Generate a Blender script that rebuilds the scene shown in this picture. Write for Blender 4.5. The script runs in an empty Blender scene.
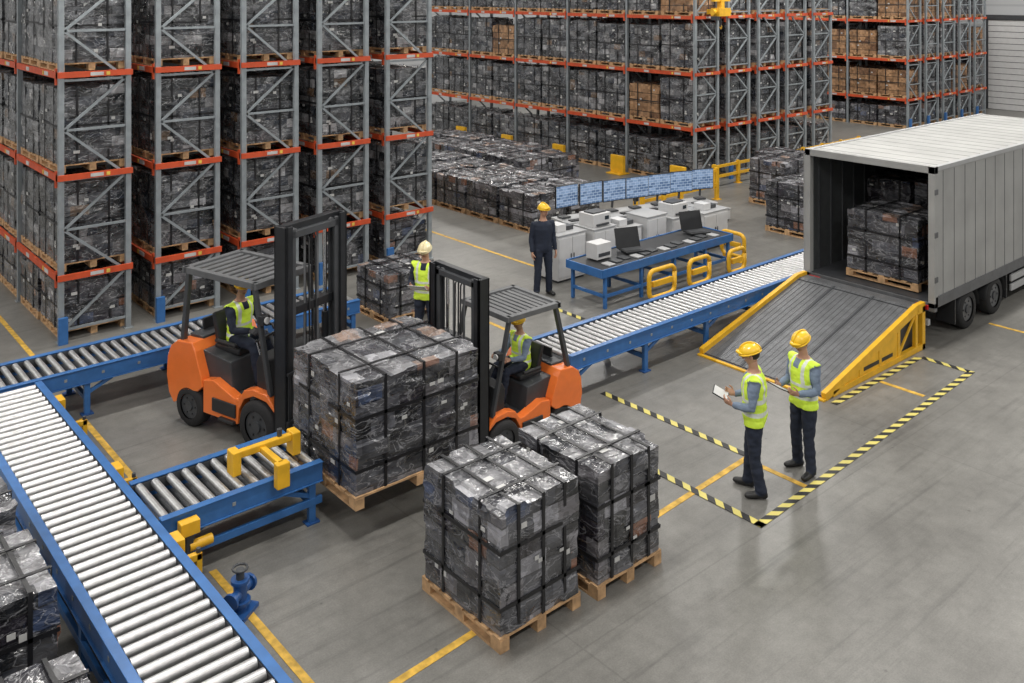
import bpy, bmesh, math, random
from mathutils import Vector, Matrix, noise
random.seed(7)
V=Vector
scene=bpy.context.scene
COL=scene.collection

# ------------------------------------------------------------------ materials
def _new(name):
    m=bpy.data.materials.new(name); m.use_nodes=True
    nt=m.node_tree; b=nt.nodes['Principled BSDF']
    return m,nt,b
def N(nt,t,**kw):
    n=nt.nodes.new(t)
    for k,v in kw.items(): setattr(n,k,v)
    return n
def mat(name,col,rough=.5,metal=0.,var=.15,scale=6.,bump=0.,bscale=40.,emis=0.,coat=0.):
    m,nt,b=_new(name)
    tc=N(nt,'ShaderNodeTexCoord'); nz=N(nt,'ShaderNodeTexNoise')
    nz.inputs['Scale'].default_value=scale; nz.inputs['Detail'].default_value=5
    nt.links.new(tc.outputs['Object'],nz.inputs['Vector'])
    r=N(nt,'ShaderNodeValToRGB')
    r.color_ramp.elements[0].position=.3; r.color_ramp.elements[1].position=.7
    r.color_ramp.elements[0].color=tuple(c*(1-var) for c in col)+(1,)
    r.color_ramp.elements[1].color=tuple(min(1,c*(1+var)) for c in col)+(1,)
    nt.links.new(nz.outputs['Fac'],r.inputs['Fac']); nt.links.new(r.outputs['Color'],b.inputs['Base Color'])
    b.inputs['Roughness'].default_value=rough; b.inputs['Metallic'].default_value=metal
    b.inputs['Coat Weight'].default_value=coat
    if bump>0:
        n2=N(nt,'ShaderNodeTexNoise'); n2.inputs['Scale'].default_value=bscale; n2.inputs['Detail'].default_value=4
        nt.links.new(tc.outputs['Object'],n2.inputs['Vector'])
        bp=N(nt,'ShaderNodeBump'); bp.inputs['Strength'].default_value=bump; bp.inputs['Distance'].default_value=.02
        nt.links.new(n2.outputs['Fac'],bp.inputs['Height']); nt.links.new(bp.outputs['Normal'],b.inputs['Normal'])
    if emis>0:
        nt.links.new(r.outputs['Color'],b.inputs['Emission Color']); b.inputs['Emission Strength'].default_value=emis
    return m
def math_(nt,op,a,b=None,c=None):
    n=N(nt,'ShaderNodeMath',operation=op)
    for i,q in enumerate((a,b,c)):
        if q is None: continue
        if isinstance(q,(int,float)): n.inputs[i].default_value=q
        else: nt.links.new(q,n.inputs[i])
    return n.outputs[0]
def wrapmat(name,cols,film,filmamt,cx=.31,cy=.27,cz=.185,bump=.5,seamw=.09,coat=.8):
    m,nt,b=_new(name)
    L=nt.links.new
    tc=N(nt,'ShaderNodeTexCoord'); oi=N(nt,'ShaderNodeObjectInfo')
    s=N(nt,'ShaderNodeSeparateXYZ'); L(tc.outputs['Object'],s.inputs[0])
    rnd=math_(nt,'MULTIPLY',oi.outputs['Random'],37.)
    zc_=math_(nt,'MULTIPLY',s.outputs[2],1/cz); zc=math_(nt,'FLOOR',zc_)
    wn=N(nt,'ShaderNodeTexWhiteNoise',noise_dimensions='2D'); cb=N(nt,'ShaderNodeCombineXYZ'); L(zc,cb.inputs[0]); L(rnd,cb.inputs[1]); L(cb.outputs[0],wn.inputs['Vector'])
    off=wn.outputs['Value']
    xc=math_(nt,'FLOOR',math_(nt,'ADD',math_(nt,'MULTIPLY',s.outputs[0],1/cx),off))
    yc=math_(nt,'FLOOR',math_(nt,'MULTIPLY_ADD',s.outputs[1],1/cy,math_(nt,'MULTIPLY',off,1.7)))
    cc=N(nt,'ShaderNodeCombineXYZ'); L(math_(nt,'ADD',xc,math_(nt,'FLOOR',rnd)),cc.inputs[0]); L(yc,cc.inputs[1]); L(zc,cc.inputs[2])
    w2=N(nt,'ShaderNodeTexWhiteNoise',noise_dimensions='3D'); L(cc.outputs[0],w2.inputs['Vector'])
    cr=N(nt,'ShaderNodeValToRGB'); cr.color_ramp.interpolation='CONSTANT'
    els=cr.color_ramp.elements
    tot=sum(w for c,w in cols); acc=0
    for i,(c,w) in enumerate(cols):
        p=acc/tot; acc+=w
        if i==0: e=els[0]; e.position=0
        elif i==1: e=els[1]; e.position=p
        else: e=els.new(p)
        e.color=tuple(c)+(1,)
    L(w2.outputs['Value'],cr.inputs['Fac'])
    add=N(nt,'ShaderNodeVectorMath',operation='ADD'); L(tc.outputs['Object'],add.inputs[0]); L(rnd,add.inputs[1])
    v2=N(nt,'ShaderNodeTexVoronoi',distance='CHEBYCHEV'); v2.inputs['Scale'].default_value=11; v2.inputs['Randomness'].default_value=.7; L(add.outputs[0],v2.inputs['Vector'])
    s2=N(nt,'ShaderNodeSeparateColor'); L(v2.outputs['Color'],s2.inputs[0])
    r3=N(nt,'ShaderNodeValToRGB'); r3.color_ramp.elements[0].color=(.5,.5,.5,1); r3.color_ramp.elements[1].color=(1.5,1.5,1.5,1)
    L(s2.outputs[0],r3.inputs['Fac'])
    m2=N(nt,'ShaderNodeMix',data_type='RGBA',blend_type='MULTIPLY'); m2.inputs[0].default_value=.75
    L(cr.outputs['Color'],m2.inputs[6]); L(r3.outputs['Color'],m2.inputs[7])
    fr=math_(nt,'FRACT',zc_); seam=math_(nt,'LESS_THAN',fr,seamw)
    m4=N(nt,'ShaderNodeMix',data_type='RGBA'); L(math_(nt,'MULTIPLY',seam,.8),m4.inputs[0]); L(m2.outputs[2],m4.inputs[6]); m4.inputs[7].default_value=(.006,.006,.008,1)
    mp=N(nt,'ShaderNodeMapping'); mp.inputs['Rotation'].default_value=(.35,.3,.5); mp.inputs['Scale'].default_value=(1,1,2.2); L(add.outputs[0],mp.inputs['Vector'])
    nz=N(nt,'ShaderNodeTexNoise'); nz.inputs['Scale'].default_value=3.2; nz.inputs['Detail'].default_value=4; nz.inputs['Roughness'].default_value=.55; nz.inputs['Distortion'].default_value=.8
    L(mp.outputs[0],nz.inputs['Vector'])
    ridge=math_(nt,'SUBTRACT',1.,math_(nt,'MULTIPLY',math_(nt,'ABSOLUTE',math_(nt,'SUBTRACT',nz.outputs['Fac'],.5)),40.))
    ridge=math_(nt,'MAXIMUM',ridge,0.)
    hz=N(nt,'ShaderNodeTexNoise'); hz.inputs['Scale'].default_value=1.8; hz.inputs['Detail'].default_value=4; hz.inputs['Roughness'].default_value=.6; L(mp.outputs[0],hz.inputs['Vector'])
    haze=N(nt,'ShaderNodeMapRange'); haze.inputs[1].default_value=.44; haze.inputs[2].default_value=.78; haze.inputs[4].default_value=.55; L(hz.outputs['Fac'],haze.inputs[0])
    fac=math_(nt,'MULTIPLY',math_(nt,'MINIMUM',math_(nt,'ADD',math_(nt,'MULTIPLY',ridge,.8),haze.outputs[0]),1.),filmamt)  # ridge streaks paint the film's crease highlights into the base colour
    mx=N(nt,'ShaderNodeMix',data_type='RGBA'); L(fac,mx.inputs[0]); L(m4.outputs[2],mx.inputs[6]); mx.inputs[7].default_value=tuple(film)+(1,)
    L(mx.outputs[2],b.inputs['Base Color'])
    b.inputs['Roughness'].default_value=.27; b.inputs['Coat Weight'].default_value=coat; b.inputs['Coat Roughness'].default_value=.1
    n3=N(nt,'ShaderNodeTexNoise'); n3.inputs['Scale'].default_value=5; n3.inputs['Detail'].default_value=3; n3.inputs['Distortion'].default_value=1.2
    L(mp.outputs[0],n3.inputs['Vector'])
    hgt=math_(nt,'ADD',n3.outputs['Fac'],math_(nt,'MULTIPLY',ridge,.12))
    hgt=math_(nt,'SUBTRACT',hgt,math_(nt,'MULTIPLY',seam,.25))
    bp=N(nt,'ShaderNodeBump'); bp.inputs['Strength'].default_value=bump; bp.inputs['Distance'].default_value=.05
    L(hgt,bp.inputs['Height']); L(bp.outputs['Normal'],b.inputs['Normal']); L(bp.outputs['Normal'],b.inputs['Coat Normal'])
    return m
M={}
DK=[((.012,.013,.016),5),((.032,.034,.042),4),((.068,.070,.082),3),((.020,.018,.025),2),((.125,.12,.13),1.7),((.17,.08,.05),.8),((.24,.24,.265),.9),((.035,.05,.095),1.)]
M['wrap']=wrapmat('stretch_wrap_dark',DK,(.50,.50,.53),.40)
M['wraptop_lit']=wrapmat('stretch_wrap_top_lit',[((.065,.067,.075),4),((.12,.12,.128),4),((.18,.18,.19),3),((.04,.04,.048),2),((.26,.18,.14),.9),((.30,.30,.32),1)],(.52,.52,.54),.50,bump=.5,seamw=0.,coat=.5)  # paler wrap for tops: overhead light on the film painted into the colour
M['wrap2']=wrapmat('stretch_wrap_rack',[((.012,.014,.017),5),((.036,.038,.045),4),((.082,.086,.095),3),((.020,.025,.036),2),((.15,.15,.155),1.6),((.12,.075,.045),.4),((.27,.27,.28),.7)],(.52,.53,.55),.43)
M['carton']=wrapmat('carton_brown',[((.24,.135,.07),4),((.33,.19,.10),3),((.15,.08,.045),2)],(.4,.3,.22),.15,cx=.4,cy=.4,cz=.3,bump=.15,coat=.1)
M['wood']=mat('pallet_wood',(.50,.31,.16),.75,var=.35,scale=9,bump=.3)
M['strap']=mat('black_strap',(.010,.010,.012),.4)
M['label']=mat('paper_label',(.50,.50,.49),.6)
M['ylabel']=mat('yellow_label',(.70,.5,.08),.6)
M['blue']=mat('conveyor_blue',(.035,.135,.36),.36,var=.15)
M['dblue']=mat('motor_blue',(.02,.08,.25),.35)
M['zinc']=mat('roller_zinc',(.50,.50,.50),.38,metal=.75,var=.12,scale=14)
M['steel']=mat('rack_steel',(.28,.31,.33),.5,metal=.3,var=.15)
M['orange']=mat('rack_beam_orange',(.55,.075,.022),.5)
M['forange']=mat('forklift_orange',(.85,.19,.035),.32,var=.06,coat=.4)
M['black']=mat('black_plastic',(.02,.021,.023),.45)
M['dgrey']=mat('dark_grey_paint',(.05,.053,.058),.45)
M['mgrey']=mat('mid_grey_paint',(.11,.113,.118),.5)
M['mast']=mat('mast_steel',(.03,.032,.036),.35,metal=.4)
M['chrome']=mat('chrome',(.7,.7,.7),.15,metal=1)
M['rubber']=mat('tyre_rubber',(.015,.015,.016),.8,bump=.3)
M['yellow']=mat('safety_yellow',(.78,.43,.02),.42,var=.12)
M['line']=mat('floor_paint_yellow',(.58,.35,.05),.6,var=.4,scale=9)
M['white']=mat('white_panel',(.60,.60,.60),.4,var=.05)
M['lgrey']=mat('light_grey_panel',(.38,.385,.39),.5,var=.06)
M['truckside']=mat('truck_side_grey',(.32,.322,.315),.45,var=.14,scale=1.5)
M['truckroof']=mat('truck_roof',(.42,.42,.405),.6,var=.12,scale=1.5)
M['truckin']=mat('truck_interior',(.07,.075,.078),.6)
M['rampplate']=mat('ramp_plate',(.16,.165,.172),.4,metal=.4,var=.2,bump=.4,bscale=90)
M['red']=mat('red_lens',(.5,.02,.02),.3)
M['glass']=mat('dark_glass',(.03,.04,.05),.08)
M['skin']=mat('skin',(.45,.25,.17),.5,var=.08)
M['lips']=mat('lips',(.28,.10,.08),.5)
M['hair']=mat('hair_dark',(.02,.014,.01),.6)
M['eye']=mat('eye_dark',(.02,.02,.02),.3)
M['navy']=mat('navy_cloth',(.014,.02,.038),.85,bump=.2,bscale=30)
M['shirt']=mat('blue_grey_shirt',(.17,.22,.30),.8,bump=.3,bscale=30)
M['vest']=mat('hi_vis_vest',(.62,.84,.06),.6,var=.08,bump=.25,bscale=25,emis=.05)
M['refl']=mat('reflective_tape',(.66,.70,.62),.35)
M['shoe']=mat('black_shoe',(.012,.012,.012),.5)
M['hat']=mat('hard_hat_yellow',(.90,.55,.02),.3,var=.04,coat=.4)
M['hatw']=mat('hard_hat_cream',(.80,.70,.42),.3,var=.04,coat=.4)
M['glove']=mat('work_glove',(.05,.05,.055),.7)
def floor_mat():
    m,nt,b=_new('worn_concrete'); L=nt.links.new
    tc=N(nt,'ShaderNodeTexCoord')
    def nzz(sc,det,rough=.6,vec=None,dist=0.):
        a=N(nt,'ShaderNodeTexNoise'); a.inputs['Scale'].default_value=sc; a.inputs['Detail'].default_value=det; a.inputs['Roughness'].default_value=rough; a.inputs['Distortion'].default_value=dist
        L(vec or tc.outputs['Object'],a.inputs['Vector']); return a.outputs['Fac']
    def ramp(f,p0,p1,c0,c1):
        r=N(nt,'ShaderNodeValToRGB'); e=r.color_ramp.elements; e[0].position=p0; e[1].position=p1; e[0].color=(c0,c0*.996,c0*.985,1); e[1].color=(c1,c1*.998,c1*.99,1); L(f,r.inputs['Fac']); return r.outputs['Color']
    def mul(a,c):
        mx=N(nt,'ShaderNodeMix',data_type='RGBA',blend_type='MULTIPLY'); mx.inputs[0].default_value=1; L(a,mx.inputs[6]); L(c,mx.inputs[7]); return mx.outputs[2]
    big=nzz(.45,8,.65)
    c=ramp(big,.3,.7,.150,.228)
    c=mul(c,ramp(nzz(3.5,12,.8),.32,.68,.78,1.18))
    c=mul(c,ramp(nzz(60,3),.3,.7,.86,1.12))
    v=N(nt,'ShaderNodeTexVoronoi'); v.inputs['Scale'].default_value=2.3; L(tc.outputs['Object'],v.inputs['Vector'])
    c=mul(c,ramp(v.outputs['Distance'],.02,.05,.6,1.))
    for rot,sc in ((0.05,(.35,5,1)),(1.5,(.3,6,1)),(.7,(.25,7,1)),(2.3,(.3,8,1))):
        mp=N(nt,'ShaderNodeMapping'); mp.inputs['Rotation'].default_value=(0,0,rot); mp.inputs['Scale'].default_value=sc; L(tc.outputs['Object'],mp.inputs['Vector'])
        c=mul(c,ramp(nzz(1.,5,.65,mp.outputs[0],.4),.58,.72,1.,.78))
    br=N(nt,'ShaderNodeTexBrick'); br.offset=0; br.inputs['Scale'].default_value=1; br.inputs['Brick Width'].default_value=6; br.inputs['Row Height'].default_value=6; br.inputs['Mortar Size'].default_value=.010
    br.inputs['Color1'].default_value=(1,1,1,1); br.inputs['Color2'].default_value=(.98,.98,.98,1); br.inputs['Mortar'].default_value=(.82,.82,.82,1)
    L(tc.outputs['Object'],br.inputs['Vector']); c=mul(c,br.outputs['Color'])
    L(c,b.inputs['Base Color'])
    rr=N(nt,'ShaderNodeMapRange'); rr.inputs[3].default_value=.22; rr.inputs[4].default_value=.48
    L(big,rr.inputs[0]); L(rr.outputs[0],b.inputs['Roughness'])
    return m
M['floor']=floor_mat()
def hazard_mat():
    m,nt,b=_new('hazard_tape_stripes'); L=nt.links.new
    tc=N(nt,'ShaderNodeTexCoord'); w=N(nt,'ShaderNodeTexWave',wave_type='BANDS',bands_direction='DIAGONAL')
    w.inputs['Scale'].default_value=2.6
    L(tc.outputs['Object'],w.inputs['Vector'])
    r=N(nt,'ShaderNodeValToRGB'); r.color_ramp.interpolation='CONSTANT'
    r.color_ramp.elements[0].color=(.02,.02,.02,1); r.color_ramp.elements[1].position=.5; r.color_ramp.elements[1].color=(.66,.57,.15,1)
    L(w.outputs['Fac'],r.inputs['Fac']); L(r.outputs['Color'],b.inputs['Base Color']); b.inputs['Roughness'].default_value=.5
    return m
M['hazard']=hazard_mat()
def screen_mat():
    m,nt,b=_new('monitor_display'); L=nt.links.new
    tc=N(nt,'ShaderNodeTexCoord'); br=N(nt,'ShaderNodeTexBrick')
    br.inputs['Scale'].default_value=4; br.inputs['Color1'].default_value=(.05,.09,.17,1); br.inputs['Color2'].default_value=(.17,.24,.36,1); br.inputs['Mortar'].default_value=(.28,.34,.43,1); br.inputs['Mortar Size'].default_value=.02
    mp=N(nt,'ShaderNodeMapping'); mp.inputs['Rotation'].default_value=(math.pi/2,0,0)
    L(tc.outputs['Object'],mp.inputs['Vector']); L(mp.outputs[0],br.inputs['Vector'])
    L(br.outputs['Color'],b.inputs['Base Color']); L(br.outputs['Color'],b.inputs['Emission Color']); b.inputs['Emission Strength'].default_value=.8; b.inputs['Roughness'].default_value=.2
    return m
M['screen']=screen_mat()

# ------------------------------------------------------------------ mesh builder
class MB:
    def __init__(s): s.v=[]; s.f=[]; s.m=[]; s.mats=[]; s.sm=[]
    def mi(s,k):
        if k not in s.mats: s.mats.append(k)
        return s.mats.index(k)
    def add(s,vs,fs,k,smooth=False):
        o=len(s.v); s.v+= [V(p) for p in vs]; i=s.mi(k)
        for f in fs: s.f.append([a+o for a in f]); s.m.append(i); s.sm.append(smooth)
        return o
    def box(s,x0,x1,y0,y1,z0,z1,k):
        if x0>x1:x0,x1=x1,x0
        if y0>y1:y0,y1=y1,y0
        if z0>z1:z0,z1=z1,z0
        s.add([(x0,y0,z0),(x1,y0,z0),(x1,y1,z0),(x0,y1,z0),(x0,y0,z1),(x1,y0,z1),(x1,y1,z1),(x0,y1,z1)],
              [(0,3,2,1),(4,5,6,7),(0,1,5,4),(1,2,6,5),(2,3,7,6),(3,0,4,7)],k)
    def beam(s,p0,p1,w,h,k,up=(0,0,1)):
        p0=V(p0);p1=V(p1); d=(p1-p0).normalized(); up=V(up)
        if abs(d.dot(up))>.98: up=V((1,0,0))
        a=d.cross(up).normalized()*w/2; b=a.normalized().cross(d).normalized()*h/2
        vs=[p0-a-b,p0+a-b,p0+a+b,p0-a+b,p1-a-b,p1+a-b,p1+a+b,p1-a+b]
        s.add(vs,[(0,1,2,3),(7,6,5,4),(0,4,5,1),(1,5,6,2),(2,6,7,3),(3,7,4,0)],k)
    def cyl(s,p0,p1,r,k,n=12,r2=None):
        p0=V(p0);p1=V(p1); r2=r if r2 is None else r2
        d=(p1-p0).normalized(); up=V((0,0,1)) if abs(d.z)<.9 else V((1,0,0))
        a=d.cross(up).normalized(); b=a.cross(d)
        vs=[]
        for p,rr in ((p0,r),(p1,r2)):
            for i in range(n):
                t=2*math.pi*i/n; vs.append(p+a*math.cos(t)*rr+b*math.sin(t)*rr)
        s.add(vs,[(i,(i+1)%n,n+(i+1)%n,n+i) for i in range(n)],k,True)
        s.add(vs[:n],[tuple(range(n))],k); s.add(vs[n:],[tuple(range(n))],k)
    def tube(s,pts,r,k,n=8):
        s.loft([(p,r,r) for p in pts],k,n)
    def prism(s,prof,y0,y1,k):
        n=len(prof)
        vs=[(x,y0,z) for x,z in prof]+[(x,y1,z) for x,z in prof]
        s.add(vs,[tuple(range(n)),tuple(range(2*n-1,n-1,-1))]+[(i,n+i,n+(i+1)%n,(i+1)%n) for i in range(n)],k)
    def loft(s,secs,k,n=12,ref=None,smooth=True):
        P=[V(q[0]) for q in secs]; vs=[]; fs=[]
        prev=V(ref) if ref else None
        for i,(p,ra,rb) in enumerate([(P[j],secs[j][1],secs[j][2]) for j in range(len(P))]):
            if i==0: d=P[1]-P[0]
            elif i==len(P)-1: d=P[-1]-P[-2]
            else: d=(P[i+1]-P[i]).normalized()+(P[i]-P[i-1]).normalized()
            d.normalize()
            if prev is None: prev=V((0,1,0)) if abs(d.y)<.9 else V((1,0,0))
            a=(prev-d*prev.dot(d)); 
            if a.length<1e-4: a=d.orthogonal()
            a.normalize(); prev=a; b=d.cross(a)
            for j in range(n):
                t=2*math.pi*j/n; vs.append(p+a*math.cos(t)*ra+b*math.sin(t)*rb)
        m=len(P)
        for i in range(m-1):
            for j in range(n): fs.append((i*n+j,i*n+(j+1)%n,(i+1)*n+(j+1)%n,(i+1)*n+j))
        fs.append(tuple(range(n-1,-1,-1))); fs.append(tuple((m-1)*n+j for j in range(n)))
        s.add(vs,fs,k,smooth)
    def ell(s,c,rx,ry,rz,k,n=12,m=8,z0=-1.,z1=1.):
        vs=[];fs=[];c=V(c)
        t0=math.asin(z0);t1=math.asin(z1)
        for i in range(m+1):
            t=t0+(t1-t0)*i/m; cz=math.sin(t); cr=max(math.cos(t),.001)
            for j in range(n):
                u=2*math.pi*j/n; vs.append(c+V((rx*cr*math.cos(u),ry*cr*math.sin(u),rz*cz)))
        for i in range(m):
            for j in range(n): fs.append((i*n+j,i*n+(j+1)%n,(i+1)*n+(j+1)%n,(i+1)*n+j))
        fs.append(tuple(range(n-1,-1,-1))); fs.append(tuple(m*n+j for j in range(n)))
        s.add(vs,fs,k,True)
    def wheel(s,c,r,w,hub='forange',axis='y'):
        c=V(c); prof=[(-w/2,r*.62),(-w/2,r*.9),(-w*.36,r),(w*.36,r),(w/2,r*.9),(w/2,r*.62)]
        n=28; vs=[];fs=[]
        for o,rr in prof:
            for j in range(n):
                t=2*math.pi*j/n; vs.append(c+V((rr*math.cos(t),o,rr*math.sin(t))))
        m=len(prof)
        for i in range(m-1):
            for j in range(n): fs.append((i*n+j,i*n+(j+1)%n,(i+1)*n+(j+1)%n,(i+1)*n+j))
        s.add(vs,fs,'rubber',True)
        s.cyl(c-V((0,w*.40,0)),c+V((0,w*.40,0)),r*.62,hub,20)
        s.cyl(c-V((0,w*.5,0)),c+V((0,w*.5,0)),r*.22,'dgrey',12)
        for j in range(6):
            t=j*math.pi/3
            q=c+V((r*.4*math.cos(t),0,r*.4*math.sin(t)))
            s.cyl(q-V((0,w*.44,0)),q+V((0,w*.44,0)),r*.05,'black',6)
    def merge(s,o,mtx=None):
        off=len(s.v); s.v+=[(mtx@p if mtx else p) for p in o.v]
        for f,mi,sm in zip(o.f,o.m,o.sm):
            s.f.append([a+off for a in f]); s.m.append(s.mi(o.mats[mi])); s.sm.append(sm)
    def mesh(s,name):
        me=bpy.data.meshes.new(name); me.from_pydata([tuple(p) for p in s.v],[],s.f)
        for k in s.mats: me.materials.append(M[k])
        me.polygons.foreach_set('material_index',s.m); me.polygons.foreach_set('use_smooth',s.sm)
        bm=bmesh.new(); bm.from_mesh(me); bmesh.ops.recalc_face_normals(bm,faces=bm.faces); bm.to_mesh(me); bm.free()
        me.update(); return me
    def obj(s,name,parent=None,loc=(0,0,0),rot=0.,bevel=0.):
        return place(s.mesh(name),name,parent,loc,rot,bevel)
def place(me,name,parent=None,loc=(0,0,0),rot=0.,bevel=0.):
    o=bpy.data.objects.new(name,me); COL.objects.link(o); o.location=loc; o.rotation_euler=(0,0,rot)
    if parent: o.parent=parent
    if bevel>0:
        b=o.modifiers.new('bevel','BEVEL'); b.width=bevel; b.segments=2; b.limit_method='ANGLE'; b.angle_limit=math.radians(40)
    return o
def empty(name,loc=(0,0,0),rot=0.,sc=1.):
    e=bpy.data.objects.new(name,None); COL.objects.link(e); e.location=loc; e.rotation_euler=(0,0,rot)
    e.scale=sc if isinstance(sc,tuple) else (sc,)*3; e.empty_display_size=.2
    return e

# ------------------------------------------------------------------ pallets & loads
def pallet_mb(mb,sx,sy,z=0.):
    for fx in (-1,0,1):
        x=fx*(sx/2-.06)
        for fy in (-1,0,1):
            y=fy*(sy/2-.07); mb.box(x-.055,x+.055,y-.07,y+.07,z+.022,z+.095,'wood')
        mb.box(x-.055,x+.055,-sy/2,sy/2,z,z+.022,'wood')
        mb.box(x-.055,x+.055,-sy/2,sy/2,z+.095,z+.115,'wood')
    n=7
    for i in range(n):
        y=-sy/2+.055+i*(sy-.11)/(n-1); mb.box(-sx/2,sx/2,y-.05,y+.05,z+.115,z+.137,'wood')
def h01(*a):
    x=math.sin(sum(q*w for q,w in zip(a,(12.9898,78.233,37.719,4.581))))*43758.5453
    return x-math.floor(x)
def hull_mb(mb,sx,sy,z0,z1,k,n=16,amp=.03,seed=0,cell=.24,ktop='wraptop_lit'):
    hx,hy=sx/2,sy/2
    def disp(p):
        q=p.copy()
        cx,cy,cz=math.floor((p.x+9.07)/cell),math.floor((p.y+9.03)/cell),math.floor((p.z-z0)/(cell*.75)+.01)
        wob=noise.noise(V((p.x*3+seed,p.y*3,p.z*4)))*.016
        if abs(p.x)>hx-1e-4: q.x+=math.copysign((h01(cy,cz,seed,1)-.7)*amp+wob,p.x)
        if abs(p.y)>hy-1e-4: q.y+=math.copysign((h01(cx,cz,seed,2)-.7)*amp+wob,p.y)
        if p.z>z1-1e-4: q.z+=(h01(cx,cy,seed,3)-.5)*amp*1.5+wob
        return q
    def face(fn,kk):
        vs=[disp(fn(i/n,j/n)) for j in range(n+1) for i in range(n+1)]
        mb.add(vs,[(j*(n+1)+i,j*(n+1)+i+1,(j+1)*(n+1)+i+1,(j+1)*(n+1)+i) for j in range(n) for i in range(n)],kk)
    Z=z1-z0
    for sg in (-1,1):
        face(lambda a,b:V((sg*hx,-hy+a*sy,z0+b*Z)),k)
        face(lambda a,b:V((-hx+a*sx,sg*hy,z0+b*Z)),k)
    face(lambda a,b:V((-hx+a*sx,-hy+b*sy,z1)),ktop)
    mb.box(-hx+.03,hx-.03,-hy+.03,hy-.03,z0,z0+.02,k)
def straps_mb(mb,sx,sy,z0,z1,xs,ys,zs,w=.036,o=.014):
    t=.008; hx,hy=sx/2+o,sy/2+o; zt=z1+o+.004
    for x in xs:
        mb.box(x-w/2,x+w/2,-hy-t,-hy,z0,zt,'strap'); mb.box(x-w/2,x+w/2,hy,hy+t,z0,zt,'strap'); mb.box(x-w/2,x+w/2,-hy-t,hy+t,zt,zt+t,'strap')
    for y in ys:
        mb.box(-hx-t,-hx,y-w/2,y+w/2,z0,zt,'strap'); mb.box(hx,hx+t,y-w/2,y+w/2,z0,zt,'strap'); mb.box(-hx-t,hx+t,y-w/2,y+w/2,zt+t,zt+2*t,'strap')
    for z in zs:
        mb.box(-hx-t,-hx,-hy-t,hy+t,z-w/2,z+w/2,'strap'); mb.box(hx,hx+t,-hy-t,hy+t,z-w/2,z+w/2,'strap')
        mb.box(-hx,hx,-hy-t,-hy,z-w/2,z+w/2,'strap'); mb.box(-hx,hx,hy,hy+t,z-w/2,z+w/2,'strap')
def load(x0,y0,sx,sy,z0,h,seed=0,name='wrapped_pallet_load',n=26,k='wrap',nl=5):
    e=empty(name,(x0+sx/2,y0+sy/2,z0))
    a=MB(); pallet_mb(a,sx,sy); a.obj('pallet',e)
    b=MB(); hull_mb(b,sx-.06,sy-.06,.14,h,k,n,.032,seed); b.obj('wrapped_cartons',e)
    c=MB(); straps_mb(c,sx-.06,sy-.06,.14,h,[-sx*.27,sx*.03,sx*.30],[-sy*.25,sy*.22],[.14+(h-.14)*.68,.14+(h-.14)*.22],w=.036)
    rnd=random.Random(seed)
    for q in range(nl):
        yy=rnd.uniform(-sy*.42,sy*.36); zz=rnd.uniform(.3,h-.12); w=rnd.uniform(.05,.09); hh=rnd.uniform(.03,.06)
        c.box(-sx/2+.008,-sx/2+.012,yy,yy+w,zz,zz+hh,'label')
        xx=rnd.uniform(-sx*.42,sx*.36); zz=rnd.uniform(.3,h-.12)
        c.box(xx,xx+w,-sy/2+.008,-sy/2+.012,zz-hh,zz,'label')
    for q in range(2):
        xx=rnd.uniform(-sx*.4,sx*.3); yy=rnd.uniform(-sy*.4,sy*.3); c.box(xx,xx+.1,yy,yy+.07,h+.012,h+.016,'label')
    c.obj('straps_and_labels',e)
    return e
load(5.37,6.43,1.03,1.22,0,1.25,1,n=40)
load(6.57,6.37,.96,1.22,0,1.25,2,n=40)
load(5.26,8.74,1.73,1.46,.35,1.36,3,n=46,nl=8)
load(.98,7.98,1.12,1.02,0,1.25,4)
load(.98,9.45,1.15,1.1,0,1.25,5)
load(.98,6.3,1.12,1.3,0,.95,6)
load(9.1,14.0,1.2,1.1,0,.88,7)
load(15.75,7.6,1.2,1.35,.78,1.22,8,nl=3)
load(17.4,7.5,1.2,1.0,.78,1.55,9,n=12); load(17.4,8.55,1.2,.9,.78,1.5,10,n=12)
load(19.9,12.25,1.2,1.25,0,1.25,11,n=14); load(21.2,12.3,1.2,1.25,0,1.2,12,n=14); load(22.5,13.0,1.1,1.2,0,1.1,14,n=14)
load(22.2,14.4,1.2,1.2,0,1.25,13,n=14); load(23.6,15.2,1.2,1.2,0,1.2,15,n=14)

def loadmesh(name,h,seed,k='wrap2',sx=1.12,sy=1.26,kt='wraptop_lit'):
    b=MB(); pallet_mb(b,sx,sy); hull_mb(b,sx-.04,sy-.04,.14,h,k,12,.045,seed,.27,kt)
    straps_mb(b,sx-.04,sy-.04,.14,h,[-.26,.26],[-.3,.27],[.14+(h-.14)*.5],w=.034)
    rnd=random.Random(seed+5)
    for q in range(3):
        yy=rnd.uniform(-.55,.42); zz=rnd.uniform(.25,h-.15); w=rnd.uniform(.06,.11)
        b.box(-sx/2-.006,-sx/2+.0,yy,yy+w,zz,zz+.05,'label')
        yy=rnd.uniform(-.5,.38); zz=rnd.uniform(.25,h-.15)
        b.box(yy,yy+w,-sy/2-.006,-sy/2,zz,zz+.05,'label')
    return b.mesh(name)
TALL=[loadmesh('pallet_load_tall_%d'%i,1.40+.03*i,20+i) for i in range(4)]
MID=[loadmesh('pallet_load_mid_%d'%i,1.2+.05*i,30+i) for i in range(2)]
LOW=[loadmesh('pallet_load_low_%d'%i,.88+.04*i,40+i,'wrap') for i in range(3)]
CART=[loadmesh('pallet_load_carton',1.2,50,'carton',kt='carton')]
rr=random.Random(3)
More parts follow.
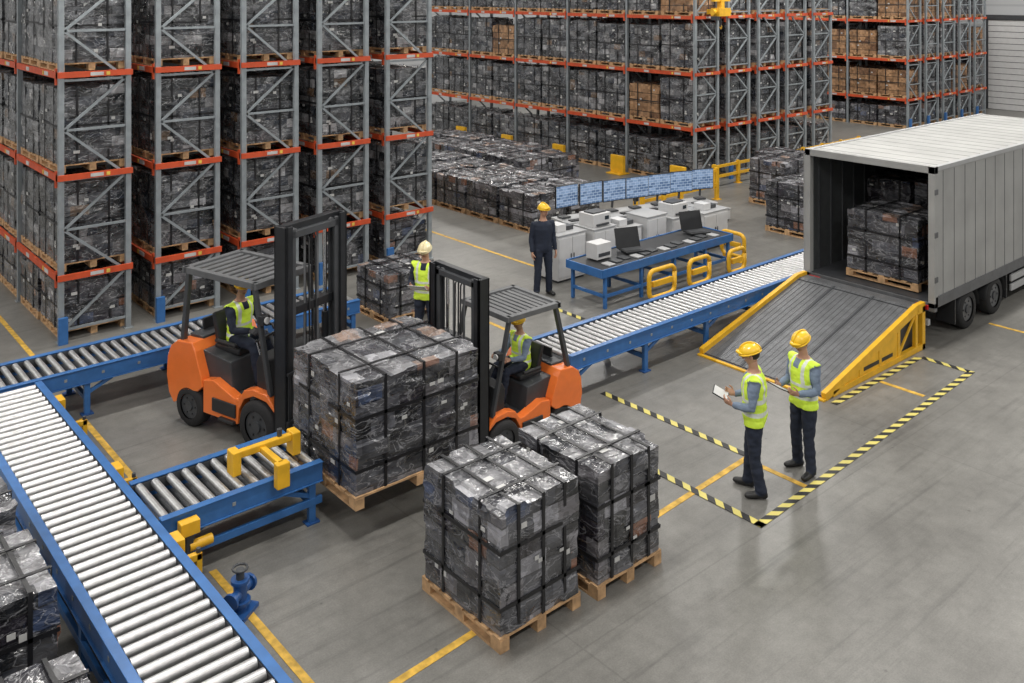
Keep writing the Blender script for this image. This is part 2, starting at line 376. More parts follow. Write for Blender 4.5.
def rack(X0,Y0,nb,levels,ground,W=1.2,bay=2.8,carton=.02,top=6.9):
    e=empty('pallet_rack',(X0,Y0,0))
    m=MB()
    for i in range(nb+1):
        y=i*bay
        for x in (0,W-.09):
            m.box(x,x+.09,y-.04,y+.04,0,top,'steel'); m.box(x-.03,x+.12,y-.08,y+.08,0,.012,'steel')
        z=.2; f=0
        while z<top-.9:
            a,b=(.09,W-.09) if f%2==0 else (W-.09,.09)
            m.beam((a,y,z),(b,y,z+.85),.03,.045,'steel'); m.beam((.09,y,z),(W-.09,y,z),.03,.04,'steel')
            z+=.85; f+=1
    for l in levels:
        for i in range(nb):
            for x in (-.025,W-.025):
                m.box(x,x+.05,i*bay+.04,(i+1)*bay-.04,l-.11,l,'orange')
            m.box(0,W,i*bay+.9,i*bay+.95,l-.07,l-.005,'steel'); m.box(0,W,i*bay+1.85,i*bay+1.9,l-.07,l-.005,'steel')
            m.box(-.032,-.026,i*bay+.5,i*bay+.75,l-.09,l-.02,'label'); m.box(-.032,-.026,i*bay+1.8,i*bay+2.0,l-.09,l-.02,'label'); m.box(-.032,-.026,i*bay+.8,i*bay+.86,l-.09,l-.02,'ylabel')
            for x in (-.03,W-.02):
                m.box(x,x+.05,i*bay+.04,i*bay+.10,l-.22,l+.06,'orange')
        m.box(-.02,W+.02,-.075,-.035,l-.10,l,'orange'); m.box(W*.42,W*.6,-.08,-.074,l-.08,l-.02,'label'); m.box(W*.64,W*.69,-.08,-.074,l-.08,l-.02,'ylabel')
    m.box(-.03,.12,-.16,-.09,0,.45,'blue')
    m.obj('rack_frame',e)
    for li,l in enumerate([0]+list(levels)):
        for i in range(nb):
            for s in range(2):
                if rr.random()<.03: continue
                r=rr.random()
                if li==0: me=rr.choice(ground)
                else: me=rr.choice(TALL if l<6 and l+1.5< (levels[li] if li<len(levels) else 9) else MID)
                if li>0 and r<carton: me=CART[0]
                o=place(me,'pallet_load',e,(W/2+rr.uniform(-.02,.02),i*bay+.74+s*1.34+rr.uniform(-.015,.015),l+.001))
    return e
for i in range(5): rack(4.42+1.64*i,17.0,4 if i in(0,4) else 3,[1.15,2.85,4.6,6.35],LOW)
for i in range(5): rack(22.8+1.66*i,18.0,5 if i==0 else 3,[1.75,3.45,5.2],MID,carton=.09)
for i in range(5): rack(39+1.66*i,19.3,3,[1.3,3.0,4.7],LOW+MID,carton=.6 if i==0 else .35)
for (xx,yy,nx,ny) in ((15.2,17.0,2,5),(18.0,20.6,2,5)):
    e=empty('floor_stacked_pallet_loads',(xx,yy,0))
    for i in range(nx):
        for j in range(ny):
            place(rr.choice(LOW),'pallet_load',e,(.6+i*1.28,.65+j*1.36,0))

# ------------------------------------------------------------------ conveyors
def conveyor(name,x0,y0,L,W,z=.65,rot=0.,pitch=.15,r=.042,yellow=(),low=False):
    e=empty(name,(x0,y0,0),rot)
    m=MB()
    for y in (0,W-.05):
        m.box(0,L,y,y+.05,z-.19,z+.01,'blue')
        yy=(y-.02,y+.07)
        m.box(0,L,yy[0],yy[1],z+.01,z+.022,'blue'); m.box(0,L,yy[0],yy[1],z-.202,z-.19,'blue')
        if low: m.box(0,L,y+.005,y+.045,.20,.28,'blue')
    for y0_,y1_ in ((.05,.075),(W-.075,W-.05)): m.box(0,L,y0_,y1_,z-.12,z-.002,'dgrey')
    for i in range(int(L/.5)):
        for y in (-.006,W): m.box(.25+i*.5,.29+i*.5,y,y+.006,z-.11,z-.07,'steel')
    n=max(2,int(L/1.5)+1)
    for i in range(n):
        x=.12+i*(L-.24)/(n-1)
        for y in (.01,W-.07):
            m.box(x-.04,x+.04,y,y+.06,.02,z-.2,'blue'); m.box(x-.08,x+.08,y-.03,y+.09,0,.02,'dblue')
            m.beam((x,y+.03,.3),(min(x+.35,L-.05) if i<n-1 else x-.35,y+.03,z-.2),.03,.05,'blue')
        m.box(x-.03,x+.03,.05,W-.05,.2,.26,'blue'); m.box(x-.03,x+.03,.05,W-.05,z-.28,z-.2,'blue')
    m.obj('frame',e,bevel=.006)
    m=MB(); k=int(L/pitch)
    for i in range(k):
        x=pitch/2+i*(L-pitch)/(max(1,k-1))
        m.cyl((x,.08,z-.03),(x,W-.08,z-.03),r,'zinc',14)
        m.cyl((x,.03,z-.03),(x,W-.03,z-.03),.014,'steel',6)
    m.obj('rollers',e)
    m=MB(); m.box(.05,L-.05,.06,W-.06,z-.19,z-.17,'dgrey'); m.obj('pan',e)
    if yellow:
        m=MB()
        for (x,s) in yellow:
            y=-.14 if s<0 else W+.02
            m.box(x-.10,x+.10,y,y+.11,z-.17,z-.03,'yellow'); m.box(x-.04,x+.04,y+.02,y+.09,z-.40,z-.17,'dgrey')
            m.cyl((x,y+.05,z-.3),(x+.24,y+.05,z-.3),.05,'yellow',12)
        m.obj('drive_units',e,bevel=.008)
    return e
conveyor('roller_conveyor',3.36,3.6,10.2,.93,rot=math.pi/2,pitch=.155,r=.047,yellow=((5.5,-1),(7.3,-1),(9.6,-1)),low=True)
conveyor('roller_conveyor',2.43,13.85,6.0,.95,r=.042)
conveyor('roller_conveyor',3.40,9.38,1.82,.95,pitch=.16,r=.045,yellow=((.25,-1),),low=True)
conveyor('roller_conveyor',9.45,9.7,7.95,.9,pitch=.13,r=.037)
m=MB()
m.box(4.35,5.10,9.74,9.82,.82,.90,'yellow'); m.box(4.30,4.40,9.70,9.87,.66,.92,'yellow'); m.box(5.02,5.12,9.70,9.87,.66,.92,'yellow')
m.box(4.64,4.71,9.30,9.78,.80,.87,'yellow'); m.box(4.60,4.75,9.24,9.34,.60,.87,'yellow'); m.cyl((4.9,9.8,.9),(4.9,9.8,.98),.03,'dgrey')
m.obj('transfer_stop_gate',bevel=.012)
m=MB()
for y in (8.9,10.75,12.6):
    m.box(3.56,3.62,y-.03,y+.03,0,.5,'yellow'); m.box(3.40,3.62,y-.03,y+.03,.43,.5,'yellow'); m.box(3.52,3.66,y-.07,y+.07,0,.015,'yellow')
    m.cyl((3.59,y,.5),(3.59,y,.54),.022,'dgrey',10)
m.obj('sensor_posts',bevel=.008)
m=MB()
m.box(-.14,.14,-.12,.12,0,.04,'dblue'); m.cyl((0,0,.04),(0,0,.3),.065,'dblue',16); m.cyl((0,0,.1),(0,0,.13),.1,'dblue',16); m.cyl((0,0,.3),(0,0,.33),.09,'dblue',16)
m.cyl((0,0,.33),(0,0,.42),.04,'dgrey',12); m.cyl((-.15,0,.2),(.15,0,.2),.05,'dblue',12); m.cyl((.15,0,.2),(.18,0,.2),.08,'dblue',12); m.cyl((-.18,0,.2),(-.15,0,.2),.08,'dblue',12)
m.tube([(.07*math.cos(t*math.pi/6),.07*math.sin(t*math.pi/6),.43) for t in range(13)],.012,'dgrey',6)
m.obj('valve_pump',loc=(3.84,8.5,0),rot=.6)

# ------------------------------------------------------------------ floor markings
def strip(name,p0,p1,w,k,z=.004):
    p0=V(p0);p1=V(p1); L=(p1-p0).length; m=MB(); m.box(0,L,-w/2,w/2,-.003,0,k)
    return m.obj(name,loc=(p0.x,p0.y,z),rot=math.atan2((p1-p0).y,(p1-p0).x))
for a,b in (((3.4,6.70),(10.2,7.09)),((3.9,10.5),(3.9,13.8)),((3.9,3.5),(3.9,9.3)),((13.5,15.0),(13.5,22.)),((3.95,15.2),(3.95,24.)),((13.55,6.45),(13.55,7.15)),((17.4,4.),(17.4,7.1)),((10.0,6.15),(10.0,7.0)),((10.6,11.3),(10.6,13.0))):
    strip('floor_line',a,b,.08,'line')
for a,b in (((8.9,6.05),(8.9,7.75)),((8.85,6.1),(15.0,6.38)),((14.95,6.4),(14.95,7.15)),((10.03,9.62),(10.1,7.0)),((12.3,7.18),(14.9,7.18)),((12.0,12.0),(12.0,13.0)),((10.9,11.5),(12.0,11.5))):
    strip('hazard_tape',a,b,.10,'hazard',.008)

# ------------------------------------------------------------------ forklift (local forward +X)
SEATX=-.14
def forklift(loc,rot,sc,mast_h,fork_z,mw=.42,fl=2.2,rf=.46,rb=-.94,gh=2.12):
    e=empty('forklift',loc,rot,sc)
    b=MB()
    b.prism([(-1.10,.26),(-1.20,.38),(-1.25,.62),(-1.23,.88),(-1.16,1.04),(-1.02,1.14),(-.72,1.16),(-.65,1.05),(-.52,.72),(-.50,.60),(-.60,.52),(-.78,.50),(-.96,.45),(-1.02,.30)],-.56,.56,'forange')
    b.box(-1.12,-.5,-.3,.3,.3,.8,'forange')
    for s in (-1,1):
        b.prism([(-.5,.26),(-.5,.70),(-.3,.74),(.1,.60),(.20,.60),(.30,.74),(.46,.79),(.72,.77),(.88,.62),(.90,.5),(.86,.58),(.72,.68),(.48,.70),(.30,.62),(.20,.45),(.18,.26)],s*.40,s*.545,'forange')
    b.obj('counterweight_and_fenders',e,bevel=.035)
    d=MB()
    d.box(-.5,.86,-.40,.40,.22,.56,'dgrey'); 
    for s in (-1,1): d.box(-.30,.16,s*.545,s*.57,.34,.52,'black'); d.box(-.15,.15,s*.40,s*.6,.26,.30,'black')
    d.prism([(-.72,.6),(-.74,.98),(-.65,1.04),(-.10,.98),(-.04,.56)],-.42,.42,'dgrey')
    d.prism([(.46,.56),(.42,1.10),(.48,1.22),(.66,1.18),(.76,.76),(.8,.56)],-.44,.44,'black')
    d.box(-1.0,-.72,-.36,.36,1.14,1.19,'dgrey')
    for i in range(5): d.box(-1.262,-1.22,-.3,.3,.55+i*.06,.575+i*.06,'black')
    d.obj('chassis_and_cowl',e,bevel=.02)
    s=MB()
    s.box(-.48,.02,-.25,.25,1.0,1.09,'black'); s.prism([(-.46,1.05),(-.56,1.48),(-.49,1.51),(-.36,1.1)],-.24,.24,'black')
    s.box(-.42,-.0,-.31,-.26,1.12,1.18,'black'); s.box(-.42,-.0,.26,.31,1.12,1.18,'black')
    s.obj('seat',e,(SEATX,0,0),bevel=.025)
    w=MB(); c=V((.36,.0,1.28)); ax=V((-.55,0,.83)).normalized(); u=V((0,1,0)); v=ax.cross(u)
    ring=[c+(u*math.cos(t*math.pi/10)+v*math.sin(t*math.pi/10))*.17 for t in range(21)]
    w.tube(ring,.015,'black',8); w.cyl(c-ax*.30,c,.025,'dgrey')
    for t in (0,2.1,4.2): w.beam(c,c+(u*math.cos(t)+v*math.sin(t))*.17,.02,.012,'black')
    for i in range(3): w.cyl((.58,-.28-.05*i,1.15),(.50,-.28-.05*i,1.34),.008,'chrome',6); w.ell((.50,-.28-.05*i,1.35),.018,.018,.02,'black',8,6)
    w.obj('steering_wheel_and_levers',e,(SEATX,0,0))
    g=MB()
    for y in (-.48,.48):
        g.beam((.74,y,.74),(rf-.02,y,gh-.02),.06,.06,'dgrey'); g.beam((-.98,y,1.12),(rb+.08,y,gh-.02),.07,.07,'dgrey')
        g.beam((rf+.02,y,gh),(rb,y,gh),.08,.09,'mgrey'); 
    for x in (rf,rb+.02): g.beam((x,-.52,gh),(x,.52,gh),.09,.09,'mgrey')
    nb_=9
    for i in range(nb_): x=rf-.1-(rf-.1-rb-.1)*i/(nb_-1); g.beam((x,-.46,gh),(x,.46,gh),.085,.03,'mgrey')
    for y in (-.50,.50):
        g.box(.58,.68,y-.06,y+.06,1.66,1.78,'black'); g.cyl((.68,y,1.72),(.70,y,1.72),.045,'white',12)
    g.box(-.94,-.90,-.2,.2,1.2,1.36,'black')
    g.obj('overhead_guard',e,bevel=.008)
    w=MB()
    for y in (-.46,.46): w.wheel((.56,y,.33),.33,.24,'dgrey'); w.wheel((-.78,y,.28),.28,.2,'dgrey')
    w.obj('wheels',e)
    t=MB(); H=mast_h
    for sg in (-1,1):
        y=sg*mw
        t.box(.88,1.10,y-.02,y+.02,.08,H,'mast'); t.box(.88,.91,y-sg*.10,y+sg*.02,.08,H,'mast'); t.box(1.07,1.10,y-sg*.10,y+sg*.02,.08,H,'mast')
        y=sg*(mw-.11)
        t.box(.92,1.07,y-.018,y+.018,.12,H-.05,'dgrey'); t.box(1.04,1.07,y-sg*.07,y+sg*.02,.12,H-.05,'dgrey'); t.box(.92,.95,y-sg*.05,y+sg*.02,.12,H-.05,'dgrey')
        t.cyl((.90,sg*(mw-.2),.15),(.90,sg*(mw-.2),H*.55),.045,'mast'); t.cyl((.90,sg*(mw-.2),H*.55),(.90,sg*(mw-.2),H-.1),.028,'chrome')
        t.beam((.98,sg*.12,fork_z+.3),(.98,sg*.12,H-.12),.035,.012,'mgrey')
        t.tube([(.95,sg*.06,.5),(.93,sg*.06,H-.25),(.96,sg*.06,H-.18),(1.0,sg*.06,H-.25),(1.02,sg*.06,fork_z+.5)],.014,'black',6)
        t.beam((.65,sg*.30,.62),(.90,sg*(mw-.08),.95),.06,.06,'chrome')
        t.cyl((.93,sg*(mw-.2),H-.1),(1.03,sg*(mw-.2),H-.1),.05,'mgrey')
    for z in (H-.05,H*.62,.14): t.box(.88,1.0,-mw,mw,z-.06,z+.05,'mast')
    t.box(.99,1.07,-mw+.1,mw-.1,H-.17,H-.08,'dgrey'); t.box(.99,1.06,-mw+.1,mw-.1,H*.4,H*.4+.08,'dgrey')
    t.obj('mast',e,bevel=.006)
    f=MB(); z=fork_z; cw=mw+.03
    f.box(1.11,1.15,-cw,cw,z+.06,z+.14,'mast'); f.box(1.11,1.15,-cw,cw,z+.38,z+.46,'mast')
    for i in range(7): q=-cw+.03+i*(2*cw-.06)/6; f.box(1.12,1.145,q-.014,q+.014,z+.46,z+1.05,'mast')
    f.box(1.115,1.15,-cw,cw,z+1.03,z+1.07,'mast')
    for y in (-.26,.26):
        f.box(1.15,1.19,y-.05,y+.05,z,z+.5,'dgrey'); f.box(1.15,fl,y-.05,y+.05,z,z+.04,'dgrey')
        f.box(1.08,1.12,y-.12,y-.06,z+.1,z+.42,'mast')
    f.obj('carriage_and_forks',e,bevel=.006)
    return e
rad=math.radians
F1=((5.70,12.0,0),rad(-73)); F2=((8.05,9.56,0),math.pi)
forklift(F1[0],F1[1],1.0,2.98,.08,mw=.54,fl=2.0)
forklift(F2[0],F2[1],(.77,.95,.78),3.06,.495,mw=.54,fl=2.15,rf=.40,rb=-.76,gh=2.26)

# ------------------------------------------------------------------ people
def remesh(mb,vox,name):
    me=mb.mesh(name+'_src'); o=bpy.data.objects.new('tmp',me); COL.objects.link(o)
    r=o.modifiers.new('r','REMESH'); r.mode='VOXEL'; r.voxel_size=vox; r.use_smooth_shade=True
    s=o.modifiers.new('s','SMOOTH'); s.factor=.5; s.iterations=2
    dg=bpy.context.evaluated_depsgraph_get(); dg.update()
    out=bpy.data.meshes.new_from_object(o.evaluated_get(dg)); out.name=name
    bpy.data.objects.remove(o); bpy.data.meshes.remove(me)
    return out
def segd(p,a,b):
    ab=b-a; t=max(0,min(1,(p-a).dot(ab)/ab.length_squared)); return (p-a-ab*t).length
def hand(mb,w,d,n,side,curl,k):
    d=V(d).normalized(); n=V(n); n=(n-d*n.dot(d)).normalized(); lat=d.cross(n)*side
    w=V(w)
    mb.loft([(w-d*.02,.026,.024),(w+d*.01,.029,.020),(w+d*.045,.042,.018),(w+d*.085,.043,.016),(w+d*.098,.035,.012)],k,12,ref=lat)
    for i,(o,L) in enumerate(((.031,.074),(.0105,.084),(-.0105,.078),(-.031,.062))):
        p=w+d*.086+lat*o; dirv=d+lat*o*1.5; pts=[p-d*.02,p]; ang=0
        for q in range(3):
            ang+=curl*(.8+.12*i); step=L*(.45,.31,.24)[q]
            p=p+(dirv.normalized()*math.cos(ang)+n*math.sin(ang))*step; pts.append(p)
        rad_=(.0097,.0097,.0092,.0087,.007)
        mb.loft([(a,b,b) for a,b in zip(pts,rad_)],k,8)
    p=w+d*.025+lat*.026; q1=p+(d*.6+lat*.8+n*.25).normalized()*.04; q2=q1+(d*.9+lat*.25+n*.5).normalized()*.032; q3=q2+(d*.95-lat*.05+n*.5).normalized()*.024
    mb.loft([(p-lat*.015,.013,.013),(p,.0125,.0125),(q1,.011,.011),(q2,.010,.010),(q3,.008,.008)],k,8)
def headmb(hat):
    h=MB()
    h.loft([(V((.035,0,-.120)),.024,.022),(V((.030,0,-.108)),.044,.047),(V((.020,0,-.080)),.058,.068),(V((.010,0,-.04)),.068,.084),(V((.002,0,0)),.074,.092),(V((-.004,0,.045)),.078,.098),(V((-.008,0,.085)),.068,.088),(V((-.01,0,.11)),.045,.058),(V((-.01,0,.121)),.012,.016)],'skin',16,ref=(0,1,0))
    h.loft([(V((.088,0,.012)),.009,.008),(V((.104,0,-.022)),.014,.013),(V((.100,0,-.034)),.018,.012)],'skin',8,ref=(0,1,0))
    for sg in (-1,1):
        h.ell((.082,sg*.030,.004),.012,.014,.008,'white',8,6); h.ell((.091,sg*.030,.004),.005,.006,.006,'eye',8,6)
        h.box(.086,.094,sg*.030-.016,sg*.030+.016,.019,.025,'hair')
        h.ell((-.005,sg*.080,-.012),.020,.009,.032,'skin',10,8)
    h.ell((.088,0,-.062),.010,.022,.0065,'lips',10,6)
    h.ell((-.020,0,.015),.094,.083,.095,'hair',16,8,-.8,.6)
    h.ell((-.005,0,.030),.135,.114,.108,hat,20,8,0,1)
    h.loft([(V((.0,0,.022)),.124,.148),(V((.0,0,.034)),.118,.142)],hat,24,ref=(0,1,0))
    h.loft([(V((.058,0,.016)),.088,.125),(V((.048,0,.036)),.083,.115)],hat,20,ref=(0,1,0))
    h.tube([V((.132*math.cos(t)-.005,0,.035+.111*math.sin(t))) for t in [i*math.pi/10 for i in range(11)]],.012,hat,8)
    return h
STAND=dict(pelvis=(0,0,.95),neck=(0.01,0,1.47),hl=(0,.095,.90),hr=(0,-.095,.90),kl=(.03,.115,.49),kr=(.03,-.115,.49),al=(0,.13,.10),ar=(0,-.13,.10),
  tl=(1,.25,0),tr=(1,-.25,0),sl=(0,.195,1.395),sr=(0,-.195,1.395),el=(-.03,.25,1.12),er=(-.03,-.25,1.12),wl=(.04,.27,.87),wr=(.04,-.27,.87),
  dl=(.15,0,-1),dr=(.15,0,-1),nl=(0,-1,0),nr=(0,1,0),curl=.35)
def person(name,loc,rot,J,shirt='shirt',trouser='navy',vest=True,hat='hat',head=(0,.35),sc=1.,handk='skin',item=None,fold=.011):
    P={k:(V(v) if isinstance(v,tuple) else v) for k,v in {**STAND,**J}.items()}
    e=empty(name,loc,rot,sc)
    pel,nk=P['pelvis'],P['neck']; ax=nk-pel; L=ax.length; axn=ax.normalized()
    m=MB()
    prof=[(-.22,.13,.10),(-.1,.178,.128),(0,.185,.135),(.2,.172,.130),(.45,.178,.135),(.68,.198,.138),(.84,.195,.122),(.93,.135,.098),(.99,.082,.074),(1.08,.06,.06)]
    m.loft([(pel+ax*t,a,b) for t,a,b in prof],'skin',20,ref=(0,1,0))
    hd=nk+axn*.095+V((.035,0,.055))
    m.loft([(nk-axn*.05,.072,.072),(nk+axn*.03,.060,.060),(hd-V((.02,0,.02)),.056,.056)],'skin',12)
    segs=[(pel-axn*.0,pel+ax*.85,.165,'torso'),(nk+axn*.01,hd,.06,'skin')]
    for s in 'lr':
        hp,kn,an=P['h'+s],P['k'+s],P['a'+s]; td=P['t'+s].normalized()
        m.loft([(hp+(hp-kn).normalized()*.03,.09,.095),(hp,.103,.108),(hp.lerp(kn,.45),.093,.095),(kn+(hp-kn)*.06,.074,.076),(kn+(an-kn)*.1,.070,.072),(kn.lerp(an,.4),.070,.073),(kn.lerp(an,.8),.064,.067),(kn.lerp(an,.93),.068,.070),(an+(an-kn).normalized()*.03,.062,.068)],'skin',14)
        dn=(an-kn).normalized()
        heel=an+V((0,0,-.055))-td*.06; toe=an+V((0,0,-.062))+td*.17
        m.loft([(heel-td*.02,.028,.03),(heel,.040,.043),(an+V((0,0,-.05))+td*.03,.044,.048),(an+V((0,0,-.058))+td*.10,.050,.040),(toe,.042,.032),(toe+td*.025,.024,.02)],'skin',12,ref=V((0,0,1)).cross(td))
        segs+= [(hp,kn,.10,'trouser'),(kn,an+dn*.01,.066,'trouser'),(heel,toe,.045,'shoe')]
        sh,el,wr=P['s'+s],P['e'+s],P['w'+s]
        ins=V(sh); ins.y*=.6
        m.loft([(ins,.064,.064),(sh,.070,.072),(sh.lerp(el,.4),.062,.064),(el,.053,.054),(el.lerp(wr,.35),.052,.052),(el.lerp(wr,.85),.041,.041),(wr,.037,.035)],'skin',12)
        segs+= [(sh.lerp(el,.14),el,.062,'shirt'),(el,wr,.05,'shirt')]
    me=remesh(m,.013,'body')
    names=['torso','shirt','trouser','shoe','skin','refl']
    mats=['vest' if vest else shirt,shirt,trouser,'shoe','skin','refl']
    me.materials.clear()
    for k in mats: me.materials.append(M[k])
    vv=set(); cl=set()
    for p in me.polygons:
        c=p.center; best=min(((segd(c,a,b)/r),lab) for a,b,r,lab in segs); lab=best[1]
        t=(c-pel).dot(axn)/L
        if lab=='torso' and t<-.14: lab='trouser'
        if lab=='trouser' and -.16<t<.25 and segd(c,pel-axn*.08,pel+ax*.5)<.20: lab='torso'
        if lab=='torso':
            if t>.99: lab='skin'
            if vest and lab!='skin':
                vv.update(p.vertices)
                if (.06<t<.15) or (.36<t<.45): lab='refl'
                elif t>.45 and .08<abs(c.y)<.125: lab='refl'
                elif t>.8 and c.x>pel.x+.03 and abs(c.y)<.05: lab='shirt'
        if lab in('torso','refl','shirt','trouser'): cl.update(p.vertices)
        p.material_index=names.index(lab); p.use_smooth=True
    nn={i:me.vertices[i].normal.copy() for i in cl|vv}
    for i in cl|vv:
        co=me.vertices[i].co; q=V((co.x*10,co.y*10,co.z*15))
        d=(noise.noise(q)+.4*noise.noise(q*2.1))*fold
        if i in vv and vest: d+=.014
        me.vertices[i].co=co+nn[i]*d
    place(me,'body',e)
    hm=MB()
    for s,sg in (('l',1),('r',-1)):
        hand(hm,P['w'+s],P['d'+s],P['n'+s],-sg,P['curl'],handk)
    hme=remesh(hm,.0045,'hands'); hme.materials.clear(); hme.materials.append(M[handk]); 
    for p in hme.polygons: p.use_smooth=True; p.material_index=0
    place(hme,'hands',e)
    H=MB(); H.merge(headmb(hat),Matrix.Translation(hd+V((.0,0,.055)))@Matrix.Rotation(head[0],4,'Z')@Matrix.Rotation(head[1],4,'Y'))
    H.obj('head_and_hard_hat',e)
    if item=='tablet':
        t=MB(); t.box(-.10,.10,-.125,.125,-.006,.006,'black'); t.box(-.09,.09,-.115,.115,.006,.008,'white')
        o=t.obj('tablet',e,(.405,0,1.155)); o.rotation_euler=(0,-.45,0)
    if item=='paper':
        t=MB(); t.box(-.11,.11,-.15,.15,-.003,.003,'white'); o=t.obj('clipboard',e,(.40,0,1.15)); o.rotation_euler=(0,-.6,0)
    return e
HOLD=dict(el=(.02,.25,1.12),er=(.02,-.25,1.12),wl=(.25,.165,1.10),wr=(.25,-.165,1.10),dl=(1,-.2,.35),dr=(1,.2,.35),nl=(-.2,-.85,.5),nr=(-.2,.85,.5),curl=.55)
person('warehouse_worker',(9.43,6.54,0),rad(122),{**HOLD,'al':(-.08,.13,.10),'ar':(.08,-.12,.10),'kl':(0,.115,.49),'kr':(.06,-.11,.49)},head=(0,.3),sc=.98,item='tablet')
person('warehouse_worker',(10.3,6.42,0),rad(165),{**HOLD,'al':(.02,.15,.10),'ar':(-.03,-.14,.10)},head=(.1,.45),sc=.97,item='tablet')
person('supervisor',(12.38,13.5,0),rad(250),{'wl':(.06,.25,.87),'wr':(.06,-.25,.87),'el':(-.03,.235,1.12),'er':(-.03,-.235,1.12)},shirt='navy',vest=False,head=(.3,.05),item=None,fold=.005)
person('warehouse_worker',(9.0,12.7,0),rad(215),HOLD,head=(0,.4),hat='hatw',item='paper',shirt='navy')
SIT=dict(pelvis=(-.27,0,1.17),neck=(-.24,0,1.67),hl=(-.22,.10,1.17),hr=(-.22,-.10,1.17),kl=(.20,.15,1.16),kr=(.20,-.15,1.16),al=(.30,.15,.72),ar=(.30,-.15,.72),tl=(1,.1,0),tr=(1,-.1,0),
  sl=(-.25,.195,1.595),sr=(-.25,-.195,1.595),el=(-.10,.25,1.34),er=(-.10,-.25,1.34),wl=(.14,.17,1.36),wr=(.14,-.17,1.36),dl=(1,0,.1),dr=(1,0,.1),nl=(.1,-.6,-.8),nr=(.1,.6,-.8),curl=.6)
def fwd(F,d,z=0): return (F[0][0]+math.cos(F[1])*d,F[0][1]+math.sin(F[1])*d,z)
person('forklift_driver',fwd(F1,SEATX),F1[1],SIT,shirt='navy',head=(-.5,.2),handk='glove',sc=.99)
person('forklift_driver',fwd(F2,SEATX*.77,0),F2[1],SIT,shirt='shirt',head=(.1,.2),sc=.785)

# ------------------------------------------------------------------ truck
T=empty('box_truck',(15.5,7.2,0))
L,W,z0,z1=7.6,2.4,.75,3.02
b=MB()
b.box(0,L,0,.05,z0,z1,'truckside'); b.box(0,L,W-.05,W,z0,z1,'truckside'); b.box(0,L,0,W,z1-.05,z1,'truckroof'); b.box(L-.06,L,.05,W-.05,z0,z1-.05,'truckside'); b.box(0,L,0,W,z0-.08,z0,'dgrey')
for x in [i*.42+.3 for i in range(18)]:
    b.box(x,x+.010,-.006,0,z0+.05,z1-.08,'mgrey'); b.box(x,x+.05,.05,.08,z0,z1-.05,'dgrey'); b.box(x,x+.05,W-.08,W-.05,z0,z1-.05,'dgrey')
    b.box(x,x+.012,.03,W-.03,z1,z1+.006,'lgrey')
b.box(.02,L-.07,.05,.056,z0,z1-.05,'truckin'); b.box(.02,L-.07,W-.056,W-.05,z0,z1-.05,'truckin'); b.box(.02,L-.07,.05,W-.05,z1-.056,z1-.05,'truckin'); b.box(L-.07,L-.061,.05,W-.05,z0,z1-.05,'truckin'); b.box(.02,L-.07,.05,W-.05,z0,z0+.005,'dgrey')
b.box(0,L,-.02,.06,z1-.06,z1+.015,'lgrey'); b.box(0,L,W-.06,W+.02,z1-.06,z1+.015,'lgrey'); b.box(0,L,-.02,.0,z0-.08,z0+.10,'mgrey')
for y in (-.02,W-.09): b.box(-.04,.08,y,y+.11,z0-.08,z1+.015,'truckside')
b.box(-.04,.08,-.02,W+.02,z1-.1,z1+.02,'truckside'); b.box(-.04,.05,-.02,W+.02,z0-.14,z0,'mgrey')
for z in (z0+.35,z0+1.1,z1-.45): b.box(-.05,.06,-.035,-.02,z,z+.09,'mgrey')
b.box(.0,1.15,W+.03,W+.07,z0,z1-.1,'truckside')
for z in (z0+.3,z1-.5): b.box(.0,.1,W,.03+W,z,z+.08,'black')
b.obj('cargo_box',T,bevel=.006)
c=MB()
c.box(.1,L+1.6,.55,.65,.45,.67,'dgrey'); c.box(.1,L+1.6,W-.65,W-.55,.45,.67,'dgrey')
c.box(-.02,.06,.1,W-.1,.35,.45,'lgrey'); c.box(.0,.05,.4,.5,.45,.67,'dgrey'); c.box(.0,.05,W-.5,W-.4,.45,.67,'dgrey')
for y in (.08,W-.3): c.box(-.06,-.04,y,y+.22,z0-.12,z0-.04,'red')
for x in (1.35,2.48,6.0):
    c.cyl((x,.2,.34),(x,W-.2,.34),.06,'dgrey')
c.box(2.95,3.0,.02,.35,.2,.66,'black'); c.box(.8,.84,.02,.35,.2,.66,'black')
for z in (.28,.46): c.box(3.2,5.4,.02,.06,z,z+.12,'lgrey')
for x in (3.3,4.3,5.3): c.box(x,x+.05,.06,.1,.28,.67,'dgrey')
c.box(3.5,5.2,.12,.5,.3,.62,'dgrey')
for x in (1.35,2.48):
    c.loft([(V((x+.42*math.cos(t),.16,.35+.42*math.sin(t))),.012,.15) for t in [i*math.pi/8 for i in range(9)]],'black',8,ref=(0,0,1))
c.obj('chassis',T,bevel=.006)
w=MB()
for x in (1.35,2.48,6.0):
    for y in (.16,W-.16): w.wheel((x,y,.35),.35,.26,'mgrey')
w.obj('wheels',T)
k=MB()
k.prism([(L+.15,.55),(L+.15,2.5),(L+.5,2.75),(L+1.2,2.7),(L+1.6,1.75),(L+1.72,1.5),(L+1.72,.45),(L+.2,.45)],.08,W-.08,'white')
k.prism([(L+1.25,2.58),(L+1.6,1.78),(L+1.62,1.80),(L+1.28,2.60)],.2,W-.2,'glass')
for y in (.07,W-.085): k.prism([(L+.75,1.6),(L+.75,2.4),(L+1.15,2.4),(L+1.45,1.65)],y,y+.015,'glass')
k.box(L+1.7,L+1.78,.1,W-.1,.4,.7,'dgrey')
k.obj('cab',T,bevel=.04)
w=MB()
for y in (.2,W-.2): w.wheel((L+.95,y,.36),.36,.26,'lgrey')
w.obj('front_wheels',T)

